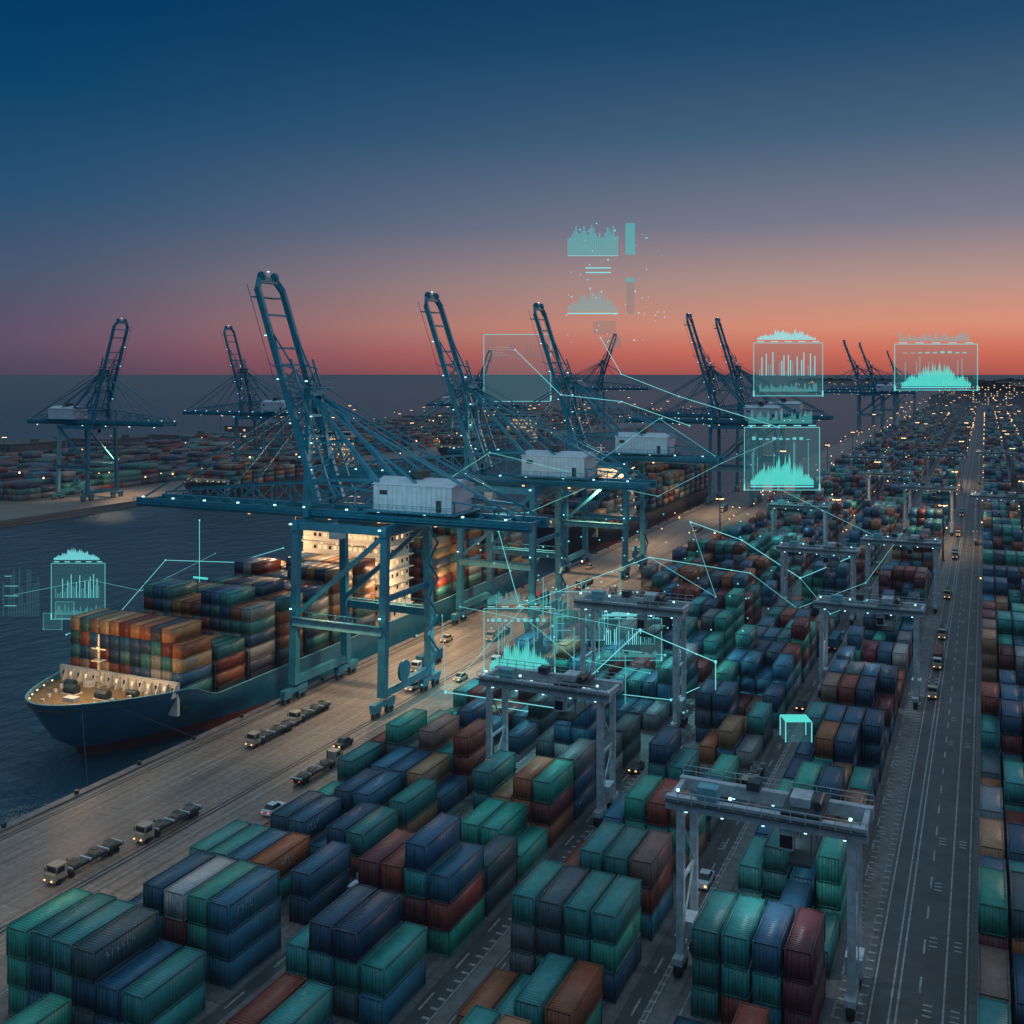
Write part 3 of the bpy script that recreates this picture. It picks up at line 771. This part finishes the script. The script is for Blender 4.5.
        for i in range(0,n,3):
            x=-hw+1.2+i*(2*hw-2.4)/(n-1); c.box(x+.8,x+1.0,ys-.8,ys-.6,z+2.45,z+2.6,E_WARMB)
        c.beam((-hw-.4,ys-.9,z+3.7),(hw+.4,ys-.9,z+3.7),0.07,0.07,M_WHITE)
        z+=2.85; lv+=1
    c.box(-B-0.5,B+0.5,ys+1,ys+6,z,z+2.7,M_WHITE); c.box(-B-.3,B+.3,ys+.93,ys+.99,z+1.2,z+2.2,M_GLASS)
    c.box(-B-1,B+1,ys+.4,ys+6.6,z+2.71,z+2.95,M_WHITE)
    c.cyl((0,ys+4,z+3),(0,ys+4,z+9),0.4,M_WHITE,8,.2); c.beam((-3,ys+4,z+6),(3,ys+4,z+6),.2,.2,M_WHITE); c.beam((-1.8,ys+3.6,z+7.6),(1.8,ys+3.6,z+7.6),.3,.3,M_HOUSE)
    c.box(-3,3,ys+11,ys+16,zd0,z+1.5,M_RED); c.cyl((0,ys+13.5,z+1.5),(0,ys+13.5,z+3.5),1.2,M_CABLE,12)
    obj("fittings",c.mesh("fittings"),root)
    sc=0.86; pw=CW*sc+0.2; ncol=int(2*B*0.965/pw); x0=-ncol*pw/2+0.1; lsx=0.7
    CB=CL*sc*lsx; bl=CB+1.5
    items=[]; y=yb+0.2; k=0
    lb=MB()
    while y+bl<L-6:
        if not(ys-bl+0.5<y<ys+17):
            lb.box(-B*0.9,B*0.9,y,y+CB,zd0+.01,zd0+1.3,M_CABLE)
            if k>0:
                for x in np.linspace(x0,-x0,ncol//2+1): lb.beam((x,y-.8,zd0),(x,y-.8,zd0+5.5),.16,.4,M_CABLE)
                lb.box(x0,-x0,y-1.1,y-.5,zd0+5.5,zd0+5.65,M_CABLE)
            bt=[4,5,6,6,6,5][k%6] if tier>=4 else 3+random.randint(0,1)
            if hullmat is M_HULL: bt=[5,4,6,6,5,6,6,6,7][min(k,8)]
            base=bt
            for i in range(ncol):
                if i%3==0: base=bt-(1 if (random.random()<.3 and k>0) else 0)
                t=base
                if k==0 and i>ncol-2: t-=1
                for zz in range(max(1,t)):
                    cc=np.array(PAL_SHIP[random.randrange(len(PAL_SHIP))])*(0.7+0.6*random.random())
                    items.append((x0+i*pw,y,zd0+1.35+zz*(CH*sc+.03),cc,lsx,sc,random.random()<.25))
            k+=1
        y+=bl
    obj("hatches",lb.mesh("hatches"),root)
    obj("deck_containers",container_mesh("deck_containers",items,True,M_CONTF),root)
    return root
ship("container_ship",-135.4,116.5,172,14.4,M_HULL,3,5,0.50)
ship("container_ship",-137.0,322,190,14.8,M_HULLD,5,4,0.3)
ship("container_ship",-347,385,150,14.0,M_HULLD,8,3,0.78)
ship("container_ship",-347,640,190,14.0,M_HULLD,9,3,0.7)
random.seed(99)
c=MB()
for (a,b) in (((-129,119.5,7.4),(-117.6,110,0.7)),((-125,123,7.2),(-117.6,132,0.7))):
    c.cyl(a,b,0.04,M_CABLE,5)
obj("mooring_lines",c.mesh("mooring_lines"))

# ------------------------------------------------------------ holographic data displays hovering over the port
A=math.radians(24.6)
def hpanel(loc,w,h,frame=True,kind=0,hot=False):
    c=MB(); t=max(w,h)*0.005; ln=H_LINE; fl=H_HOT if hot else H_FILL
    if frame:
        for z in (-h/2,h/2): c.box(-w/2,w/2,-.02,.02,z-t,z+t,H_THIN)
        for x in (-w/2,w/2): c.box(x-t,x+t,-.03,.03,-h/2+t,h/2-t,H_THIN)
        c.box(-w/2+t,w/2-t,0.05,0.06,-h/2+t,h/2-t,H_PANE)
        for x in (-1,1):
            c.box(x*w*.5-t*2,x*w*.5+t*2,-.05,-.035,-h/2-t*2,-h/2+h*.1,ln)
    def area(x0,x1,z0,hh,n,m,spiky=False):
        for i in range(n):
            a=x0+(x1-x0)*i/n; b=x0+(x1-x0)*(i+1)/n; e=math.sin(math.pi*(i+.5)/n)
            v=hh*(0.15+0.85*e*(0.45+0.55*random.random()))
            if spiky: v=hh*(0.25+0.75*random.random())
            v2=v*(0.5+.3*random.random())
            c.poly([(a,-.1,z0),(b,-.1,z0),(b,-.1,z0+v2),((a+b)/2,-.1,z0+v),(a,-.1,z0+v2)],m)
    if kind==0:
        area(-w*.42,w*.42,-h*.42,h*.55,30,fl); c.box(-w*.42,w*.42,-.12,-.1,-h*.455,-h*.435,ln)
        for i in range(9): c.box(-w*.4+i*w*.09,-w*.4+i*w*.09+w*.05,-.12,-.1,h*.3,h*(.31+.05*random.random()),H_THIN)
        for i in range(7): 
            x=random.uniform(-w*.4,w*.4); c.box(x-t*.5,x+t*.5,-.14,-.13,-h*.42,h*random.uniform(0,.28),H_THIN)
    if kind==1:
        for i in range(26): 
            v=random.random(); c.box(-w*.42+i*w*.032,-w*.42+i*w*.032+w*.012,-.12,-.1,-h*.12,-h*.12+h*.45*v,ln if v>.6 else fl)
        area(-w*.42,w*.42,-h*.42,h*.2,26,H_FILL,True)
    if kind==2:
        for i in range(26): 
            v=random.random(); c.box(-w*.45+i*w*.027,-w*.45+i*w*.027+w*.022,-.12,-.1,h*.22,h*(.36+.12*v),H_FILL)
        c.box(-w*.45,w*.25,-.14,-.13,h*.21,h*.215,ln)
        area(-w*.45,w*.25,-h*.28,h*.25,34,H_FILL); c.box(-w*.45,w*.25,-.12,-.1,-h*.30,-h*.29,ln)
        c.box(w*.35,w*.48,-.1,-.08,h*.22,h*.5,H_FILL); c.box(w*.36,w*.47,-.1,-.08,-h*.3,h*.02,H_PANE); c.box(w*.36,w*.47,-.13,-.12,-h*.02,h*.02,H_FILL)
        c.box(-w*.1,w*.22,-.1,-.08,-h*.48,-h*.36,H_PANE); c.box(w*.05,w*.3,-.12,-.11,-h*.6,-h*.5,H_PANE)
        for i in range(60):
            x=random.uniform(-w*.5,w*.9); z=random.uniform(-h*.55,h*.5); r=w*.007*random.uniform(.5,1.6); c.box(x-r,x+r,-.1,-.08,z-r,z+r,ln)
        for z in (h*.1,h*.06): c.box(-w*.2,w*.15,-.1,-.08,z,z+h*.01,ln)
    if kind==4:
        for i in range(14):
            v=random.random(); c.box(-w*.45+i*w*.065,-w*.45+i*w*.065+w*.035,-.12,-.1,-h*.45,-h*.45+h*.9*v,H_PANE)
        for i in range(4): c.box(-w*.4,-w*.4+w*random.uniform(.1,.4),-.15,-.14,-h*.3+i*h*.14,-h*.29+i*h*.14,H_THIN)
    if kind in (0,1):
        area(-w*.45,w*.40,h*.56,h*.24,24,H_LINE if kind==1 else H_FILL,kind==0)
        for i in range(5): c.box(-w*.45+i*w*.2,-w*.45+i*w*.2+w*.1,-.1,-.08,h*.52,h*.535,ln)
    return obj("hologram_display",c.mesh("hologram_display"),None,loc,A)
hpanel((-199.4,183.6,7.5),13,13.5,True,1)
hpanel((-212,178,9),10,17,False,4)
hpanel((-135.5,377.8,96.4),28,44,False,2)
hpanel((-78,459,62),30,23,True,1)
hpanel((-19.5,485.8,63),36,20,True,0,True)
hpanel((-59,335.8,33),24,20,True,0,True)
hpanel((-77.7,173,11),13,12,True,0,True)
hpanel((-69,180,15),10,9,True,4)
hpanel((-62,190,9),12,8,True,1)
hpanel((-205.0,181,0.2),4.5,4.0,True,3); hpanel((-202.0,182,3),4.5,4.0,True,3)
hpanel((-140,310,62),22,22,True,3); hpanel((-140,310,68),20,6,False,4)
c=MB()
c.box(-1.5,1.5,-1.2,1.2,1.0,1.1,H_HOT); c.box(-1.5,1.5,-1.2,1.2,-1.3,.99,H_PANE)
for x in (-1.5,1.5):
    for y in (-1.2,1.2): c.box(x-.05,x+.05,y-.05,y+.05,-1.3,1.0,H_LINE)
obj("hologram_cube",c.mesh("hologram_cube"),None,(-20,122.8,19),A)
c=MB()
def net(pts,r,m=H_LINE):
    for a,b in zip(pts,pts[1:]): c.cyl(a,b,r,m,5)
    for p in pts: 
        p=Vector(p); c.cyl(p-Vector((0,0,r*2.6)),p+Vector((0,0,r*2.6)),r*2.6,m,8)
net([(-80.7,150,7.7),(-64.2,157.5,5.1),(-51.6,163.3,17.9),(-40.3,168.4,12.7),(-40.3,168.4,7.5)],0.08)
net([(-90,166,16),(-80.7,150,7.7),(-72,162,20),(-51.6,163.3,17.9)],0.05,H_THIN)
net([(-186,168,2.0),(-175,172.8,7),(-165.8,177,18.6),(-152,184,18),(-142,187.9,21.3)],0.06)
net([(-200,166,10),(-182,171,14),(-170,174,12),(-156,182,20)],0.035,H_THIN)
net([(-158.8,180,27.5),(-158.8,180,13.5)],0.06)
c.box(-160.5,-156.5,179.9,180.1,14.5,14.9,H_HOT)
net([(-67.4,255,22.8),(-56,262,18),(-42.3,266.5,8.7),(-30,275,14)],0.09)
net([(-124,273,67),(-112,278.5,54),(-96,286,52),(-78,294,45)],0.08)
net([(-135,377,74),(-125,372,60),(-100,362,52),(-60,336,43)],0.10)
net([(-90,190,28),(-77.7,173,17.5),(-60,196,24),(-44,214,19)],0.06)
net([(-96,164,34),(-90,205,30),(-84,231,34),(-78,262,28),(-70,300,34),(-59,335,40)],0.06,H_THIN)
net([(-96,164,36),(-92,190,44),(-88,231,36),(-80,270,48),(-72,300,36)],0.06,H_THIN)
net([(-60,196,24),(-55,230,10),(-67.4,255,22.8)],0.06,H_THIN)
net([(-44,214,19),(-38,235,8),(-25,250,12),(-20,290,18)],0.06,H_THIN)
net([(-20,290,18),(-28,330,10),(-59,335,23)],0.07,H_THIN)
net([(-20,202,18),(-30,228,9),(-42.3,266.5,8.7)],0.06,H_THIN)
net([(-78,150,22),(-66,150,21),(-66,170,10),(-52,170,9)],0.05,H_THIN)
net([(-85,185,4),(-70,185,4),(-70,200,4),(-58,200,4)],0.07,H_LINE)
net([(-84,160,3),(-70,160,3),(-66,175,3),(-50,176,3),(-46,190,3)],0.07,H_LINE)
for i in range(26):
    x=-88+random.random()*34; y=168+random.random()*40; z=random.uniform(3,12); c.box(x-.08,x+.08,y-.08,y+.08,z,z+random.uniform(3,12),H_FILL)
for i in range(90):
    x=random.uniform(-92,-40); y=random.uniform(155,260); z=random.uniform(4,30); c.box(x-.12,x+.12,y-.12,y+.12,z-.12,z+.12,H_LINE)
obj("hologram_network",c.mesh("hologram_network"))

# ------------------------------------------------------------ lamps that light the scene
def spot(x,y,z,p,c=(1,0.62,0.3),ang=140,r=0.8):
    l=bpy.data.lights.new("flood_and_glow_lamp",'SPOT'); l.energy=p; l.color=c; l.spot_size=math.radians(ang); l.spot_blend=0.9; l.shadow_soft_size=r
    o=bpy.data.objects.new("flood_and_glow_lamp",l); col.objects.link(o); o.location=(x,y,z); return o
def point(x,y,z,p,c=(1,0.62,0.3),r=0.6):
    l=bpy.data.lights.new("deck_and_fill_lamp",'POINT'); l.energy=p; l.color=c; l.shadow_soft_size=r
    o=bpy.data.objects.new("deck_and_fill_lamp",l); col.objects.link(o); o.location=(x,y,z); return o
W=(1,0.64,0.34)
for y,p in ((150,16000),(176,26000),(205,36000),(240,38000),(290,36000),(345,30000),(440,36000),(560,36000)):
    spot(-105,y,26,p,W,125)
point(-135,124,14,3200,W,1.5); point(-126,129,11,700,W)
point(-133,192,26,6000,W); point(-120,200,14,3500,W); point(-150,196,20,3500,W)
point(-119.5,225,8,1500,W)
for y in (380,520,760): spot(-385,y,30,60000,W,140)
point(-126,372,22,9000,W)
C=(0.3,0.9,0.95)
spot(-78,178,28,30000,C,130); spot(-56,186,26,16000,C,130)  # no lamps here: spots added for the teal glow around the holograms
spot(-19.6,202,15.5,3000,(0.8,0.9,1)); spot(-19.6,104,15.8,2500,(0.8,0.9,1)); spot(-55,133,15.5,2500,C)
spot(-59,335,30,22000,C,130)  # added cyan spot, stands in for this hologram panel's glow
K=(0.45,0.88,1)
for x,y,z in ((-95,140,46),(-92,198,48),(-92,265,50)): point(x,y,z,6500,K,3.0)  # added cool fill lights hanging free between the cranes, no fixtures
for x,y in ((-12,400),(-45,450),(-12,620),(29,520)): spot(x,y,25,24000,W,140)
spot(-92,84,24,5000,W,130)

# ------------------------------------------------------------ world
w=bpy.data.worlds.new("World"); scene.world=w; w.use_nodes=True; nt=w.node_tree
bg=nt.nodes["Background"]; out=[n for n in nt.nodes if n.type=='OUTPUT_WORLD'][0]
tc=nt.nodes.new("ShaderNodeTexCoord"); sp=nt.nodes.new("ShaderNodeSeparateXYZ"); nt.links.new(tc.outputs["Generated"],sp.inputs[0])
def ramp(stops):
    r=nt.nodes.new("ShaderNodeValToRGB"); e=r.color_ramp.elements
    while len(e)>1: e.remove(e[-1])
    e[0].position=stops[0][0]; e[0].color=stops[0][1]
    for p,c_ in stops[1:]:
        k=e.new(p); k.color=c_
    nt.links.new(sp.outputs[2],r.inputs[0]); return r
amb=(0.26,0.40,0.52,1)  # brighter upper dome, added above the visible sky as fill light
cool=ramp([(0.0,lin(76,70,92)),(0.03,lin(94,80,104)),(0.09,lin(70,86,112)),(0.16,lin(38,80,114)),(0.25,lin(8,66,106)),(0.34,lin(0,54,96)),(0.5,amb),(1.0,amb)])
warm=ramp([(0.0,lin(176,88,80)),(0.02,lin(208,110,90)),(0.045,lin(220,146,120)),(0.085,lin(184,148,138)),(0.14,lin(124,124,140)),(0.22,lin(70,98,124)),(0.30,lin(34,74,108)),(0.36,lin(16,62,100)),(0.5,amb),(1.0,amb)])
flat=nt.nodes.new("ShaderNodeVectorMath"); flat.operation='MULTIPLY'; flat.inputs[1].default_value=(1,1,0)
nt.links.new(tc.outputs["Generated"],flat.inputs[0])
nr=nt.nodes.new("ShaderNodeVectorMath"); nr.operation='NORMALIZE'; nt.links.new(flat.outputs[0],nr.inputs[0])
dt=nt.nodes.new("ShaderNodeVectorMath"); dt.operation='DOT_PRODUCT'; dt.inputs[1].default_value=(math.sin(math.radians(14)),math.cos(math.radians(14)),0)
nt.links.new(nr.outputs[0],dt.inputs[0])
mr=nt.nodes.new("ShaderNodeMapRange"); mr.interpolation_type='SMOOTHSTEP'; mr.inputs[1].default_value=0.38; mr.inputs[2].default_value=1.05
nt.links.new(dt.outputs["Value"],mr.inputs[0])
mx=nt.nodes.new("ShaderNodeMix"); mx.data_type='RGBA'
nt.links.new(mr.outputs[0],mx.inputs[0]); nt.links.new(cool.outputs[0],mx.inputs[6]); nt.links.new(warm.outputs[0],mx.inputs[7])
sky=nt.nodes.new("ShaderNodeTexSky"); sky.sky_type='NISHITA'; sky.sun_disc=False
sky.sun_elevation=math.radians(-3.0); sky.sun_rotation=math.radians(14)
bg2=nt.nodes.new("ShaderNodeBackground"); nt.links.new(sky.outputs[0],bg2.inputs[0]); bg2.inputs[1].default_value=0.005
nt.links.new(mx.outputs[2],bg.inputs[0]); bg.inputs[1].default_value=1.0
ad=nt.nodes.new("ShaderNodeAddShader"); nt.links.new(bg.outputs[0],ad.inputs[0]); nt.links.new(bg2.outputs[0],ad.inputs[1]); nt.links.new(ad.outputs[0],out.inputs[0])
l=bpy.data.lights.new("sun",'SUN'); l.energy=0.3; l.angle=math.radians(12); l.color=(1,0.62,0.48)
o=bpy.data.objects.new("sun",l); col.objects.link(o)
d=Vector((-math.sin(math.radians(25)),-math.cos(math.radians(25)),-0.22)); o.rotation_euler=d.to_track_quat('-Z','Y').to_euler()

# ------------------------------------------------------------ camera
cam=bpy.data.cameras.new("camera"); co=bpy.data.objects.new("camera",cam); col.objects.link(co)
co.location=(0,0,60); co.rotation_euler=(math.radians(90),0,A)
cam.sensor_width=36; cam.lens=36.35; cam.shift_y=-138/1024; cam.clip_end=120000; cam.clip_start=1
scene.camera=co
